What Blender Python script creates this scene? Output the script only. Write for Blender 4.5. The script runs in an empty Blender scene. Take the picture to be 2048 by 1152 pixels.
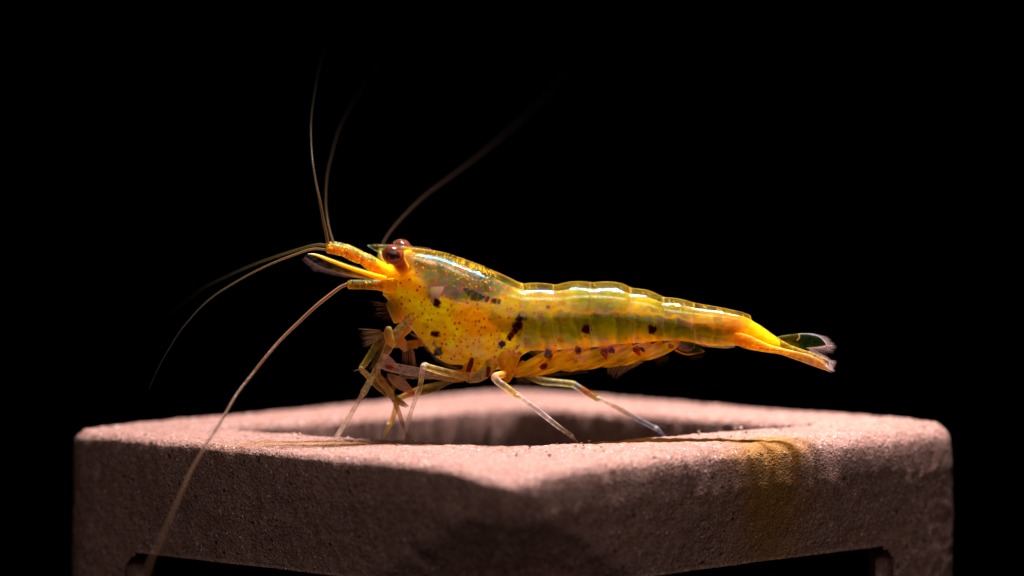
import bpy, math, random
import numpy as np
from mathutils import Vector, Matrix, noise

S = bpy.context.scene
random.seed(7)
rng = np.random.default_rng(7)
P = 0.0025                       # centimetres per photograph pixel at the shrimp; 1 unit = 1 cm
S.unit_settings.scale_length = 0.01

# ------------------------------------------------------------------ camera
LENS, DIST, HC, PITCH = 167.0, 9500 * P, 940 * P, 0.0656
FPX = LENS / 36.0 * 2048
cam = bpy.data.cameras.new('camera')
camo = bpy.data.objects.new('camera', cam)
S.collection.objects.link(camo)
camo.location = (0, -DIST, HC)
camo.rotation_euler = (math.pi / 2 - PITCH, 0, 0)
cam.lens = LENS; cam.sensor_width = 36; cam.clip_start = 1; cam.clip_end = 500
cam.dof.use_dof = True
cam.dof.focus_distance = DIST + 55 * P
cam.dof.aperture_fstop = 0.30
S.camera = camo
_R = np.array(Matrix.Rotation(math.pi / 2 - PITCH, 3, 'X'))
_C = np.array([0, -DIST, HC])

def at(px, py, y):
    """3D point seen at photograph pixel px,py, lying y photograph-pixels behind the plane y=0"""
    px, py, y = np.broadcast_arrays(np.asarray(px, float), np.asarray(py, float), np.asarray(y, float))
    d = np.stack([(px - 1024) / FPX, -(py - 576) / FPX, -np.ones_like(px)], -1) @ _R.T
    t = (y * P - _C[1]) / d[..., 1]
    return _C + d * t[..., None]

def proj(p):
    q = (np.asarray(p) - _C) @ _R
    return 1024 + FPX * q[..., 0] / -q[..., 2], 576 - FPX * q[..., 1] / -q[..., 2]

# ------------------------------------------------------------------ world, lamps, exposure
W = bpy.data.worlds.new('World'); S.world = W; W.use_nodes = True
W.node_tree.nodes['Background'].inputs[0].default_value = (0.5, 0.6, 0.8, 1)
W.node_tree.nodes['Background'].inputs[1].default_value = 0.0

def area(name, loc, target, sx, sy, power, col, spread=math.pi):
    l = bpy.data.lights.new(name, 'AREA'); l.shape = 'RECTANGLE'
    l.size, l.size_y, l.energy, l.color, l.spread = sx, sy, power, col, spread
    o = bpy.data.objects.new(name, l); S.collection.objects.link(o)
    o.location = loc
    if target is not None: o.rotation_euler = (Vector(target) - Vector(loc)).to_track_quat('-Z', 'Y').to_euler()
    return o
area('overhead_strip_lamp', (1.25, 0.9, 9), None, 3.6, 0.36, 1360, (1.0, 0.955, 0.965), math.radians(110))
area('soft_fill_lamp', (1.0, -11.5, 8.5), (0, 0, 0), 14, 10, 520, (1.0, 0.93, 0.88))

S.view_settings.view_transform = 'Standard'; S.view_settings.look = 'None'
S.view_settings.exposure = 0; S.view_settings.gamma = 1
cy = S.cycles
cy.use_denoising = True
try: cy.denoiser = 'OPENIMAGEDENOISE'
except Exception: pass
cy.transparent_max_bounces = 40
cy.max_bounces = 12; cy.diffuse_bounces = 4; cy.glossy_bounces = 4
cy.transmission_bounces = 6
cy.sample_clamp_indirect = 6
cy.use_adaptive_sampling = False

# ------------------------------------------------------------------ helpers
def lin(c):
    c = np.asarray(c, float) / 255
    return np.where(c <= 0.04045, c / 12.92, ((c + 0.055) / 1.055) ** 2.4)

def link(name, me, mat, root=None, kind=None):
    o = bpy.data.objects.new(name, me)
    n = len(me.vertices); co = np.empty(n * 3); me.vertices.foreach_get('co', co)
    co = co.reshape(-1, 3); m = (co.min(0) + co.max(0)) / 2
    me.vertices.foreach_set('co', (co - m).ravel())
    S.collection.objects.link(o)
    base = Vector(m)
    if root is not None:
        o.parent = root
        w = Vector((0, 0, 0)); r = root
        while r is not None: w += r.location; r = r.parent
        base = base - w
    o.location = base
    me.materials.append(mat)
    if kind: o['kind'] = kind
    return o

def mesh(name, verts, faces, col=None, opa=None, smooth=True):
    me = bpy.data.meshes.new(name)
    verts = np.asarray(verts, float).reshape(-1, 3)
    me.from_pydata(verts.tolist(), [], faces.tolist() if isinstance(faces, np.ndarray) else faces)
    if smooth: me.polygons.foreach_set('use_smooth', np.ones(len(me.polygons), bool))
    n = len(me.vertices)
    if col is not None:
        c = np.ones((n, 4)); c[:, :3] = np.asarray(col).reshape(-1, 3) if np.ndim(col) > 1 else np.asarray(col)
        a = me.attributes.new('col', 'FLOAT_COLOR', 'POINT'); a.data.foreach_set('color', c.ravel())
        v = np.ones(n) * (np.asarray(opa).ravel() if opa is not None else 1.0)
        a = me.attributes.new('opa', 'FLOAT', 'POINT'); a.data.foreach_set('value', v)
    me.update()
    return me

def gridfaces(nu, nv, close_v=False, off=0):
    i, j = np.meshgrid(np.arange(nu - 1), np.arange(nv if close_v else nv - 1), indexing='ij')
    j2 = (j + 1) % nv
    f = np.stack([i * nv + j, i * nv + j2, (i + 1) * nv + j2, (i + 1) * nv + j], -1).reshape(-1, 4)
    return f + off

def curve(pts, n, smooth=True):
    """Catmull-Rom through rows of pts, n samples"""
    p = np.asarray(pts, float)
    if len(p) == 2 or not smooth:
        t = np.linspace(0, len(p) - 1, n)
        return np.stack([np.interp(t, range(len(p)), p[:, k]) for k in range(p.shape[1])], -1)
    q = np.vstack([2 * p[0] - p[1], p, 2 * p[-1] - p[-2]])
    t = np.linspace(0, len(p) - 1 - 1e-9, n); i = t.astype(int); f = (t - i)[:, None]
    a, b, c, d = q[i], q[i + 1], q[i + 2], q[i + 3]
    return 0.5 * (2 * b + (c - a) * f + (2 * a - 5 * b + 4 * c - d) * f ** 2 + (3 * b - a - 3 * c + d) * f ** 3)

def tube_arrays(cen, rad, k=10, flat=1.0, off=0):
    """cen (n,3) world, rad (n,) world"""
    t = np.gradient(cen, axis=0); t /= np.linalg.norm(t, axis=1)[:, None] + 1e-12
    up = np.array([0, 1.0, 0])
    a = np.cross(t, up); a /= np.linalg.norm(a, axis=1)[:, None] + 1e-9
    b = np.cross(t, a)
    th = np.linspace(0, 2 * math.pi, k, endpoint=False)
    v = cen[:, None] + rad[:, None, None] * (a[:, None] * np.cos(th)[None, :, None] + flat * b[:, None] * np.sin(th)[None, :, None])
    n = len(cen)
    f = gridfaces(n, k, True, off).tolist()
    f.append([off + x for x in range(k)][::-1]); f.append([off + (n - 1) * k + x for x in range(k)])
    return v.reshape(-1, 3), f

def tube(name, pts, mat, root, n=80, k=12, flat=1.0, col=(.5, .4, .2), opa=0.5, smooth=True, joints=(), kind=None, ripple=0.0, colf=None):
    """pts rows: px, py, y, radius(px) and optionally r,g,b,opa"""
    c = curve(pts, n, smooth)
    cen = at(c[:, 0], c[:, 1], c[:, 2]); rad = np.maximum(c[:, 3], 0.12) * P
    if ripple: rad = rad * (1 + ripple * np.sin(np.arange(n) * 2.1))
    for (jx, jy, amt) in joints:
        d = np.hypot(c[:, 0] - jx, c[:, 1] - jy); rad = rad * (1 + amt * np.exp(-(d / 5.0) ** 2))
    v, f = tube_arrays(cen, rad, k, flat)
    if c.shape[1] >= 8:
        cc = np.repeat(lin(np.clip(c[:, 4:7], 0, 255)), k, axis=0); oo = np.repeat(np.clip(c[:, 7], 0, 1), k)
    else:
        cc = np.tile(np.asarray(col, float), (n * k, 1)); oo = np.full(n * k, opa)
    if colf is not None: cc, oo = colf(v, cc, oo)
    return link(name, mesh(name, v, f, cc, oo), mat, root, kind)

def setae(name, items, mat, root, col=(.5, .42, .36), opa=0.5):
    """items: list of (p0 world, p1 world, radius world, bend vector)"""
    V, F, o = [], [], 0
    for p0, p1, r, bend in items:
        p0, p1, bend = map(np.asarray, (p0, p1, bend))
        ts = np.array([0, .35, .7, 1.0])[:, None]
        c = p0 + (p1 - p0) * ts + bend * (ts * (1 - ts) * 2)
        v, f = tube_arrays(c, r * np.array([1, .8, .5, .15]), 3, 1.0, o)
        V.append(v); F += f; o += len(v)
    V = np.vstack(V)
    return link(name, mesh(name, V, F, np.asarray(col, float) * np.ones((len(V), 3)), opa), mat, root, 'stuff')

# ------------------------------------------------------------------ materials
class N:
    def __init__(s, name):
        s.m = bpy.data.materials.new(name); s.m.use_nodes = True
        s.t = s.m.node_tree; s.t.nodes.clear()
        s.out = s.t.nodes.new('ShaderNodeOutputMaterial')
    def n(s, typ, ins=None, **kw):
        x = s.t.nodes.new('ShaderNode' + typ)
        for k, v in kw.items(): setattr(x, k, v)
        for k, v in (ins or {}).items():
            i = x.inputs[k]
            if isinstance(v, bpy.types.NodeSocket): s.t.links.new(v, i)
            else: i.default_value = v
        return x
    def math(s, op, a, b=0.0, c=None, clamp=False):
        ins = {0: a, 1: b}
        if c is not None: ins[2] = c
        return s.n('Math', ins, operation=op, use_clamp=clamp).outputs[0]
    def noise(s, scale, detail=2, rough=.5, vec=None, dist=0.0):
        ins = {'Scale': scale, 'Detail': detail, 'Roughness': rough, 'Distortion': dist}
        if vec is not None: ins['Vector'] = vec
        return s.n('TexNoise', ins).outputs[0]
    def ramp(s, v, a, b, c=0.0, d=1.0):
        return s.n('MapRange', {0: v, 1: a, 2: b, 3: c, 4: d}, clamp=True).outputs[0]
    def mix(s, f, a, b, blend='MIX'):
        x = s.n('Mix', data_type='RGBA', blend_type=blend)
        for i, v in ((0, f), (6, a), (7, b)):
            if isinstance(v, bpy.types.NodeSocket): s.t.links.new(v, x.inputs[i])
            else: x.inputs[i].default_value = v
        return x.outputs[2]
    def done(s, sh):
        s.t.links.new(sh, s.out.inputs[0]); return s.m

def tissue(name, sss=0.12, thin=False, film=(260, 620), rough=0.1, bump=0.0, bscale=60, edge=0.35, spec=0.5, tintpow=0.4, colmul=1.0, sheen_r=0.3, sheen=0, epow=2.5):
    m = N(name)
    geo = m.n('NewGeometry').outputs['Position']
    col = m.n('Attribute', attribute_name='col').outputs['Color']
    opa = m.n('Attribute', attribute_name='opa').outputs['Fac']
    lw = m.n('LayerWeight', {'Blend': 0.3}).outputs['Facing']
    e = m.math('MULTIPLY', m.math('POWER', lw, epow), edge)
    op = m.math('ADD', opa, m.math('MULTIPLY', m.math('SUBTRACT', 1.0, opa), e), clamp=True)
    nrm = None
    if bump:
        bn = m.noise(bscale, 3, .55, geo)
        bn = m.math('ADD', bn, m.math('MULTIPLY', m.noise(bscale * 9, 2, .6, geo), .07))
        nrm = m.n('Bump', {'Strength': bump, 'Distance': 0.01, 'Height': bn}).outputs[0]
    if thin:
        d = {'Color': col}
        dif = m.n('BsdfDiffuse', d).outputs[0]; trl = m.n('BsdfTranslucent', d).outputs[0]
        body = m.n('MixShader', {0: 0.5, 1: dif, 2: trl}).outputs[0]
    else:
        body = m.n('BsdfPrincipled', {'Base Color': col, 'Subsurface Weight': 1.0, 'Subsurface Radius': (1.0, .85, .22), 'Subsurface Scale': sss,
                                      'Roughness': .5, 'Specular IOR Level': 0.0, 'Subsurface Anisotropy': 0.4}).outputs[0]
    tint = m.n('Gamma', {0: col, 1: tintpow}).outputs[0]
    tr = m.n('BsdfTransparent', {0: tint}).outputs[0]
    mx = m.n('MixShader', {0: op, 1: tr, 2: body}).outputs[0]
    ins = {'Base Color': (0, 0, 0, 1), 'Roughness': rough, 'Specular IOR Level': spec, 'IOR': 1.2}
    if film: ins.update({'Thin Film Thickness': m.ramp(m.noise(9, 2, .5, geo), .35, .65, film[0], film[1]), 'Thin Film IOR': 1.25, 'IOR': 1.10})
    if nrm is not None: ins['Normal'] = nrm
    sp = m.n('BsdfPrincipled', ins).outputs[0]
    out = m.n('AddShader', {0: mx, 1: sp}).outputs[0]
    if sheen:
        tn = m.mix(m.ramp(m.noise(12, 3, .6, geo), .4, .6), (.25, .9, .9, 1), (.6, .9, .5, 1))
        out = m.n('AddShader', {0: out, 1: m.n('BsdfPrincipled', {'Base Color': (0, 0, 0, 1), 'Roughness': .34, 'IOR': sheen, 'Specular Tint': tn}).outputs[0]}).outputs[0]
    return m.done(out)

M_flesh = tissue('flesh', sss=0.22, rough=0.26, bump=0.35, bscale=18, edge=0.1, film=None, spec=0.22)
M_shell = tissue('shell', thin=True, rough=0.075, bump=1.0, bscale=6, edge=0.2, tintpow=0.08, film=(300, 560), spec=0.4, sheen=1.10)
M_tail = tissue('tail_blade', sss=0.08, rough=0.42, bump=0.6, bscale=45, edge=0.4, tintpow=0.25, film=None, spec=.2)
M_limb = tissue('limb', thin=True, rough=0.2, spec=0.4, bump=0.35, bscale=50, edge=1.0, tintpow=0.15, film=None, epow=1.3)
M_soft = tissue('soft_limb', sss=0.1, rough=0.22, bump=0.5, bscale=40, edge=0.5, tintpow=0.3, film=None, spec=.35)
M_fan = tissue('fan', thin=True, rough=0.2, bump=0.6, bscale=30, edge=0.5, tintpow=0.14, film=None, spec=.25)
M_hair = tissue('bristle', thin=True, rough=0.3, spec=.25, edge=0.3, tintpow=0.1, film=None)

def joint_mat():
    m = N('joint_membrane')
    b = m.n('BsdfPrincipled', {'Base Color': (.75, .58, .42, 1), 'Roughness': .2, 'Specular IOR Level': .5}).outputs[0]
    t = m.n('BsdfTransparent', {0: (.95, .9, .8, 1)}).outputs[0]
    lw = m.n('LayerWeight', {'Blend': 0.3}).outputs['Facing']
    return m.done(m.n('MixShader', {0: m.ramp(lw, 0, .8, .22, .7), 1: t, 2: b}).outputs[0])
M_joint = joint_mat()
def eye_mat():
    m = N('eye_surface')
    geo = m.n('NewGeometry').outputs['Position']
    v = m.n('TexVoronoi', {'Vector': geo, 'Scale': 260.0}).outputs[0]
    c = m.mix(m.ramp(v, .1, .6), (.20, .055, .022, 1), (.07, .016, .007, 1))
    c = m.mix(m.ramp(m.noise(30, 2, .5, geo), .35, .65), c, (.15, .055, .03, 1))
    lw = m.n('LayerWeight', {'Blend': 0.35}).outputs['Facing']
    body = m.n('BsdfPrincipled', {'Base Color': c, 'Subsurface Weight': 1.0, 'Subsurface Radius': (1, .5, .4), 'Subsurface Scale': .03, 'Roughness': .5, 'Specular IOR Level': 0.0}).outputs[0]
    tr = m.n('BsdfTransparent', {0: (.75, .45, .35, 1)}).outputs[0]
    op = m.ramp(lw, 0.0, .8, .38, .85)
    mx = m.n('MixShader', {0: op, 1: tr, 2: body}).outputs[0]
    sp = m.n('BsdfPrincipled', {'Base Color': (0, 0, 0, 1), 'Roughness': .06, 'Thin Film Thickness': 380.0, 'Thin Film IOR': 1.5, 'IOR': 1.4}).outputs[0]
    return m.done(m.n('AddShader', {0: mx, 1: sp}).outputs[0])
M_eye = eye_mat()
def dark_mat():
    m = N('eye_core')
    return m.done(m.n('BsdfPrincipled', {'Base Color': (.006, .003, .002, 1), 'Roughness': .5}).outputs[0])
M_core = dark_mat()

def rock_mat():
    m = N('fired_clay')
    tc = m.n('NewGeometry'); geo = tc.outputs['Position']
    xyz = m.n('SeparateXYZ', {0: geo}); X, Y, Z = xyz.outputs[0], xyz.outputs[1], xyz.outputs[2]
    big = m.noise(1.6, 3, .6, geo); mid = m.noise(9, 4, .65, geo); fine = m.noise(60, 3, .8, geo)
    c = m.mix(m.ramp(big, .35, .65), (.35, .155, .115, 1), (.27, .115, .082, 1))
    c = m.mix(m.ramp(mid, .4, .7), c, (.36, .185, .15, 1))
    def cells(scale):
        v = m.n('TexVoronoi', {'Vector': geo, 'Scale': scale}); q = m.n('SeparateColor', {0: v.outputs['Color']})
        return v.outputs[0], q.outputs[0], q.outputs[1]
    d1, a1, b1 = cells(105.0); d2, a2, b2 = cells(48.0); d3, a3, b3 = cells(20.0); d4, a4, b4 = cells(4.0)
    # sand grains: each grain its own tone
    c = m.mix(m.ramp(a1, 0, 1, 0, .75), c, m.mix(m.ramp(b1, .35, .65), (.12, .045, .03, 1), (.50, .30, .25, 1)))
    c = m.mix(m.math('MULTIPLY', m.ramp(a2, .62, 1.0, 0, .6), m.ramp(d2, .5, .2)), c, m.mix(m.ramp(b2, .45, .55), (.09, .038, .026, 1), (.46, .27, .215, 1)))
    c = m.mix(m.math('MULTIPLY', m.ramp(fine, .5, .3), .5), c, (.19, .08, .055, 1))
    glint = m.math('MULTIPLY', m.ramp(b2, .93, .95), m.ramp(d2, .35, .2))
    c = m.mix(m.math('MULTIPLY', glint, .85), c, (.80, .76, .76, 1))
    pit = m.math('MULTIPLY', m.ramp(a3, .90, .92), m.ramp(d3, .28, .14))
    pit = m.math('MAXIMUM', pit, m.math('MULTIPLY', m.ramp(a4, .62, .66), m.ramp(d4, .10, .05)))
    c = m.mix(m.math('MULTIPLY', pit, .85), c, (.04, .02, .015, 1))
    # shrimp's golden shadow painted in: streak down the right-hand face, band along near rim
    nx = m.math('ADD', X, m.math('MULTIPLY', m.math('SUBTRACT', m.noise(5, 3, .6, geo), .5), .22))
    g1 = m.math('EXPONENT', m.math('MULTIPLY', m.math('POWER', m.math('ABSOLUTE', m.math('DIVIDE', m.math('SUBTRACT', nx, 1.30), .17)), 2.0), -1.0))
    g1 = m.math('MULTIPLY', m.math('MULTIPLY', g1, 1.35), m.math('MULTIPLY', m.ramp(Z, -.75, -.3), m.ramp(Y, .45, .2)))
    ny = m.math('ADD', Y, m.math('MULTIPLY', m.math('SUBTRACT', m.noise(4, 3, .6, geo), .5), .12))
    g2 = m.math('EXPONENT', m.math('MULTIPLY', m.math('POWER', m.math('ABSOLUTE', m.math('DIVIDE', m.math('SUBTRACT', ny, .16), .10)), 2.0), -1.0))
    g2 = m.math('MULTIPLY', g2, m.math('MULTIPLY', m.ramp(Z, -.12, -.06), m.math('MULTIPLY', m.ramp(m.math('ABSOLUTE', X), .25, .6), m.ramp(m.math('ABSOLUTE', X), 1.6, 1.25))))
    shadow_tint = m.math('MULTIPLY', m.math('MAXIMUM', g1, m.math('MULTIPLY', g2, .6)), m.ramp(fine, .3, .6, .55, 1.0), clamp=True)
    c = m.mix(shadow_tint, c, m.mix(.75, c, (1.0, .58, .04, 1), 'MULTIPLY'))
    c = m.mix(m.math('MULTIPLY', shadow_tint, .5), c, (.30, .15, .015, 1))
    h = m.math('ADD', m.math('MULTIPLY', m.ramp(d1, .0, .6, 1, 0), .5), m.math('MULTIPLY', m.ramp(d2, 0, .6, 1, 0), m.ramp(a2, .3, 1.0, 0, 1.0)))
    h = m.math('ADD', h, m.math('MULTIPLY', m.noise(35, 4, .75, geo), .8))
    h = m.math('SUBTRACT', h, m.math('MULTIPLY', pit, 1.2))
    b = m.n('Bump', {'Strength': .7, 'Distance': .012, 'Height': h}).outputs[0]
    ro = m.math('SUBTRACT', .85, m.math('MULTIPLY', glint, .6))
    return m.done(m.n('BsdfPrincipled', {'Base Color': c, 'Roughness': ro, 'Specular IOR Level': .35, 'Normal': b}).outputs[0])
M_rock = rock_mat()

# ------------------------------------------------------------------ the fired clay cube
def build_block():
    ns = 190                                    # samples per side
    cyy = 1.075; a = 2.36
    outer_c = np.array([[-.03, -a - .07], [a + .08, 0], [0, a], [-a - .09, 0]])       # front, right, back, left (plan, about centre)
    inner_c = np.array([[0.03, -1.20], [1.62, 0.0], [0.04, 1.22], [-1.64, .02]])
    def ring(cs, sm, smc):
        p = []
        for i in range(4):
            t = np.linspace(0, 1, ns, endpoint=False)[:, None]
            p.append(cs[i] * (1 - t) + cs[(i + 1) % 4] * t)
        p = np.vstack(p); q = p.copy()
        idx = np.arange(4 * ns)
        dist = np.stack([np.minimum((idx - i * ns) % (4 * ns), (i * ns - idx) % (4 * ns)) for i in range(4)], 0)
        near = dist.argmin(0)
        for it in range(max(smc)):
            r = 0.5 * q + 0.25 * (np.roll(q, 1, 0) + np.roll(q, -1, 0))
            act = np.array(smc)[near] > it
            q[act] = r[act]
        return q
    outer = ring(outer_c, 0, [34, 240, 400, 300])
    inner = ring(inner_c, 0, [1100, 80, 40, 80])
    nU = 4 * ns
    u = np.arange(nU); side = u // ns; fr = (u % ns) / ns
    ctr = np.cos((fr - .5) * math.pi)
    # bevel radius of the outer top edge, softer on the right-hand faces
    bev = np.where(side == 0, .075 + .05 * np.clip(fr * 2 - .6, 0, 1), np.where(side == 3, .05, .13))
    k = np.ones(61) / 61
    bev = np.convolve(np.concatenate([bev[-30:], bev, bev[:30]]), k, 'valid')
    dz = 0.02
    zs = np.arange(0, 3.3, dz)
    tops = np.linspace(0, 1, 34)
    bevn = 10
    rows = []; tag = []
    zw = -(zs[::-1]) - .20                        # outer wall from bottom up to the bevel
    for z in zw:
        bulge = -0.02 - np.where(side == 0, .24, .17) * np.clip((-z - .22) / 1.3, 0, 1) * np.where((side == 0) | (side == 3), np.sin(np.where(side == 0, 1 - fr, fr) * math.pi / 2), 0)
        rows.append(('o', z, bulge)); tag.append(z)
    def outp(off, z): # move outline along its normal by off
        t = np.roll(outer, -1, 0) - np.roll(outer, 1, 0); nrm = np.stack([t[:, 1], -t[:, 0]], -1); nrm /= np.linalg.norm(nrm, axis=1)[:, None]
        return nrm
    no = outp(0, 0)
    t = np.roll(inner, -1, 0) - np.roll(inner, 1, 0); ni = np.stack([t[:, 1], -t[:, 0]], -1); ni /= np.linalg.norm(ni, axis=1)[:, None]
    R = []
    corner = np.exp(-((np.minimum(u, nU - u)) / 24.0) ** 2)              # the near corner
    for kind, z, b in rows:
        depth = np.clip((-z - .12) / .5, 0, 1)
        und = np.clip(1 - np.minimum(u, nU - u) / (5 + 52 * depth), 0, 1) * (.30 * depth)                                     # chipped, undercut near corner
        xy = outer + no * (b - und)[:, None] if np.ndim(b - und) else outer
        R.append(np.column_stack([xy, np.full(nU, z)]))
    for i in range(1, bevn + 1):
        th = i / bevn * math.pi / 2
        f = math.sin(th)
        z = -.20 + (.20 - bev) * min(1, i / 3) + bev * (1 - math.cos(th)) * 0
        zz = -bev + bev * math.sin(th)
        zz = np.where(i < 2, (-.20 - bev) / 2 * .9, zz) if i < 2 else zz
        off = -bev * (1 - math.cos(th)) - .02
        R.append(np.column_stack([outer + no * off[:, None], zz]))
    o2 = outer - no * (bev + .02)[:, None]
    i2 = inner + ni * .05
    for tt in tops[1:]:
        xy = o2 * (1 - tt) + i2 * tt
        fall = -.03 * np.clip(1 - tt * 5, 0, 1) ** 2
        R.append(np.column_stack([xy, np.full(nU, fall)]))
    for i in range(1, 7):
        th = i / 6 * math.pi / 2
        R.append(np.column_stack([inner + ni * (.05 * (1 - math.sin(th))), np.full(nU, -.05 * (1 - math.cos(th)))]))
    inset = outer - no * .15
    for z in zw[::-1]:
        if z > -.50: xy = inner + ni * (.24 * np.clip(-z - .06, 0, 1))
        else:
            w = np.clip((-z - .48) / .10, 0, 1); w = w * w * (3 - 2 * w)
            xy = (inner + ni * .12) * (1 - w) + inset * w
        R.append(np.column_stack([xy, np.full(nU, z)]))
    R = np.array(R)                              # rows, nU, 3
    nr = R.shape[0]; nw = len(zw)
    # displacement: handmade lumps and grain
    flat = R.reshape(-1, 3)
    tU = np.roll(R, -1, 1) - np.roll(R, 1, 1); tR = np.gradient(R, axis=0)
    nrm = np.cross(tU, tR); nrm /= np.linalg.norm(nrm, axis=2)[..., None] + 1e-9
    nrm = nrm.reshape(-1, 3)
    d = np.array([0.012 * noise.noise(Vector(p) * 1.1) + 0.004 * noise.noise(Vector(p) * 3.7 + Vector((9, 3, 1))) +
                  0.004 * noise.noise(Vector(p) * 11) + 0.006 * noise.noise(Vector(p) * 27) - .03 * max(0, noise.noise(Vector(p) * 5 + Vector((4, 4, 4))) - .42) for p in flat])
    flat = flat + nrm * d[:, None]
    # shallow hollow and swell along the near rim
    faces = []
    zc = zw
    win_lo, win_hi = -2.75, -.60
    def inside(j, ui):                            # rounded window in each side wall
        z = (zw[j] + zw[min(j + 1, nw - 1)]) / 2
        s = (ui % ns + .5) / ns
        L = 3.3
        x = abs(s - .5) * L - (.322 * L - .12); yy = abs(z - (win_lo + win_hi) / 2) - ((win_hi - win_lo) / 2 - .12)
        return math.hypot(max(x, 0), max(yy, 0)) < .12
    hole = np.zeros((nw - 1, nU), bool)
    for j in range(nw - 1):
        for ui in range(nU): hole[j, ui] = inside(j, ui)
    for j in range(nr - 1):
        for ui in range(nU):
            if j < nw - 1 and hole[j, ui]: continue
            jj = nr - 2 - j
            if jj < nw - 1 and jj >= 0 and j > nr - nw - 1 and hole[jj, ui]: continue
            u2 = (ui + 1) % nU
            faces.append((j * nU + ui, j * nU + u2, (j + 1) * nU + u2, (j + 1) * nU + ui))
    m = lambda j: nr - 1 - j
    for j in range(nw - 1):
        for ui in range(nU):
            if not hole[j, ui]: continue
            u2 = (ui + 1) % nU
            if not hole[j, ui - 1]: faces.append((j * nU + ui, (j + 1) * nU + ui, m(j + 1) * nU + ui, m(j) * nU + ui))
            if not hole[j, u2]: faces.append((j * nU + u2, m(j) * nU + u2, m(j + 1) * nU + u2, (j + 1) * nU + u2))
            if j == 0 or not hole[j - 1, ui]: faces.append((j * nU + ui, m(j) * nU + ui, m(j) * nU + u2, j * nU + u2))
            if j == nw - 2 or not hole[j + 1, ui]: faces.append(((j + 1) * nU + ui, (j + 1) * nU + u2, m(j + 1) * nU + u2, m(j + 1) * nU + ui))
    for ui in range(nU):                          # underside
        u2 = (ui + 1) % nU
        faces.append((ui, m(0) * nU + ui, m(0) * nU + u2, u2))
    flat[:, 1] += cyy
    # a slight lean: the right-hand side sits a little higher
    flat[:, 2] += flat[:, 0] * .0085 - .05 * np.exp(-(np.hypot(flat[:, 0], (flat[:, 1] + 1.33)) / .30) ** 2)
    me = mesh('clay_cube', flat, faces)
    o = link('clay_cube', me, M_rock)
    o['label'] = 'hollow reddish fired clay cube with open top and side windows, under the shrimp'
    o['category'] = 'clay cube'
    return o
block = build_block()

# ------------------------------------------------------------------ the shrimp
root = bpy.data.objects.new('shrimp', None); S.collection.objects.link(root)
root.location = (0, .25, 0)
root['label'] = 'translucent yellow shrimp with brown eyes and dark spots standing on the clay cube rim'
root['category'] = 'shrimp'

TOP = np.array([(765, 540), (775, 528), (790, 512), (800, 500), (824, 497), (866, 502), (883, 505), (900, 509), (925, 518), (958, 530), (991, 544), (1019, 557), (1042, 568), (1060, 569), (1105, 570),
                (1120, 570), (1137, 567), (1170, 565), (1200, 566), (1223, 567), (1246, 570), (1261, 576), (1300, 585), (1326, 595), (1384, 606), (1440, 616), (1480, 625), (1498, 631), (1521, 650), (1553, 673), (1579, 690)], float)
BOT = np.array([(765, 590), (775, 600), (790, 620), (800, 634), (816, 648), (836, 672), (852, 693), (875, 716), (899, 728), (925, 728), (940, 736), (975, 744), (1000, 738), (1025, 732), (1042, 712), (1060, 702), (1087, 703), (1150, 699), (1197, 695), (1223, 691),
                (1290, 686), (1328, 682), (1366, 683), (1405, 690), (1451, 694), (1471, 691), (1501, 698), (1521, 702), (1559, 707), (1579, 712)], float)
WID = np.array([(765, 14), (775, 26), (800, 46), (850, 66), (900, 76), (960, 80), (1000, 76), (1060, 66), (1100, 64), (1200, 62), (1300, 54), (1400, 42), (1470, 32), (1500, 28), (1560, 16), (1579, 12)], float)
def smooth_interp(tab, x, s=5.0):
    g = np.arange(tab[0, 0] - 30, tab[-1, 0] + 30, 1.0)
    v = np.interp(g, tab[:, 0], tab[:, 1])
    k = np.exp(-(np.arange(-20, 21) / s) ** 2 / 2); k /= k.sum()
    v = np.convolve(np.pad(v, 20, mode='edge'), k, 'valid')
    return np.interp(x, g, v)
def yb(x): return np.interp(x, [765, 1000, 1300, 1500, 1700], [104, 104, 95, 78, 50])

CPTS = [(765, 560, 255, 160, 10), (790, 570, 255, 170, 8), (820, 555, 235, 155, 20), (835, 525, 150, 115, 35), (865, 540, 120, 112, 45), (900, 560, 135, 118, 45), (950, 555, 125, 98, 45), (1000, 570, 125, 122, 48),
        (800, 620, 245, 165, 8), (860, 620, 255, 178, 5), (900, 660, 250, 172, 5), (950, 640, 222, 155, 8), (950, 690, 238, 168, 8), (1010, 700, 255, 180, 5), (1000, 620, 195, 148, 10), (1040, 600, 165, 138, 15), (1080, 640, 160, 148, 8),
        (1080, 680, 150, 140, 6), (1080, 580, 165, 122, 25), (1130, 620, 168, 142, 12), (1130, 660, 145, 142, 5), (1200, 655, 145, 142, 5), (1200, 600, 128, 118, 25), (1280, 650, 138, 132, 5), (1280, 612, 175, 142, 12), (1340, 660, 122, 116, 8),
        (1340, 620, 135, 112, 25), (1420, 662, 118, 110, 8), (1420, 642, 190, 138, 12), (1460, 650, 190, 118, 8), (1440, 685, 205, 172, 8), (1500, 670, 250, 150, 12), (1540, 690, 235, 150, 15), (1570, 700, 235, 140, 25), (1100, 699, 255, 150, 8), (1200, 692, 250, 150, 8), (1300, 684, 235, 142, 5)]
CP = np.array(CPTS, float)
def nfield(px, py, scale, seed):
    """cheap smooth value noise on pixel coordinates"""
    r = np.random.default_rng(seed); G = r.random((64, 64))
    x = np.asarray(px) / scale % 63; y = np.asarray(py) / scale % 63
    i = x.astype(int); j = y.astype(int); fx = x - i; fy = y - j
    fx = fx * fx * (3 - 2 * fx); fy = fy * fy * (3 - 2 * fy)
    return (G[i, j] * (1 - fx) + G[i + 1, j] * fx) * (1 - fy) + (G[i, j + 1] * (1 - fx) + G[i + 1, j + 1] * fx) * fy
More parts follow.
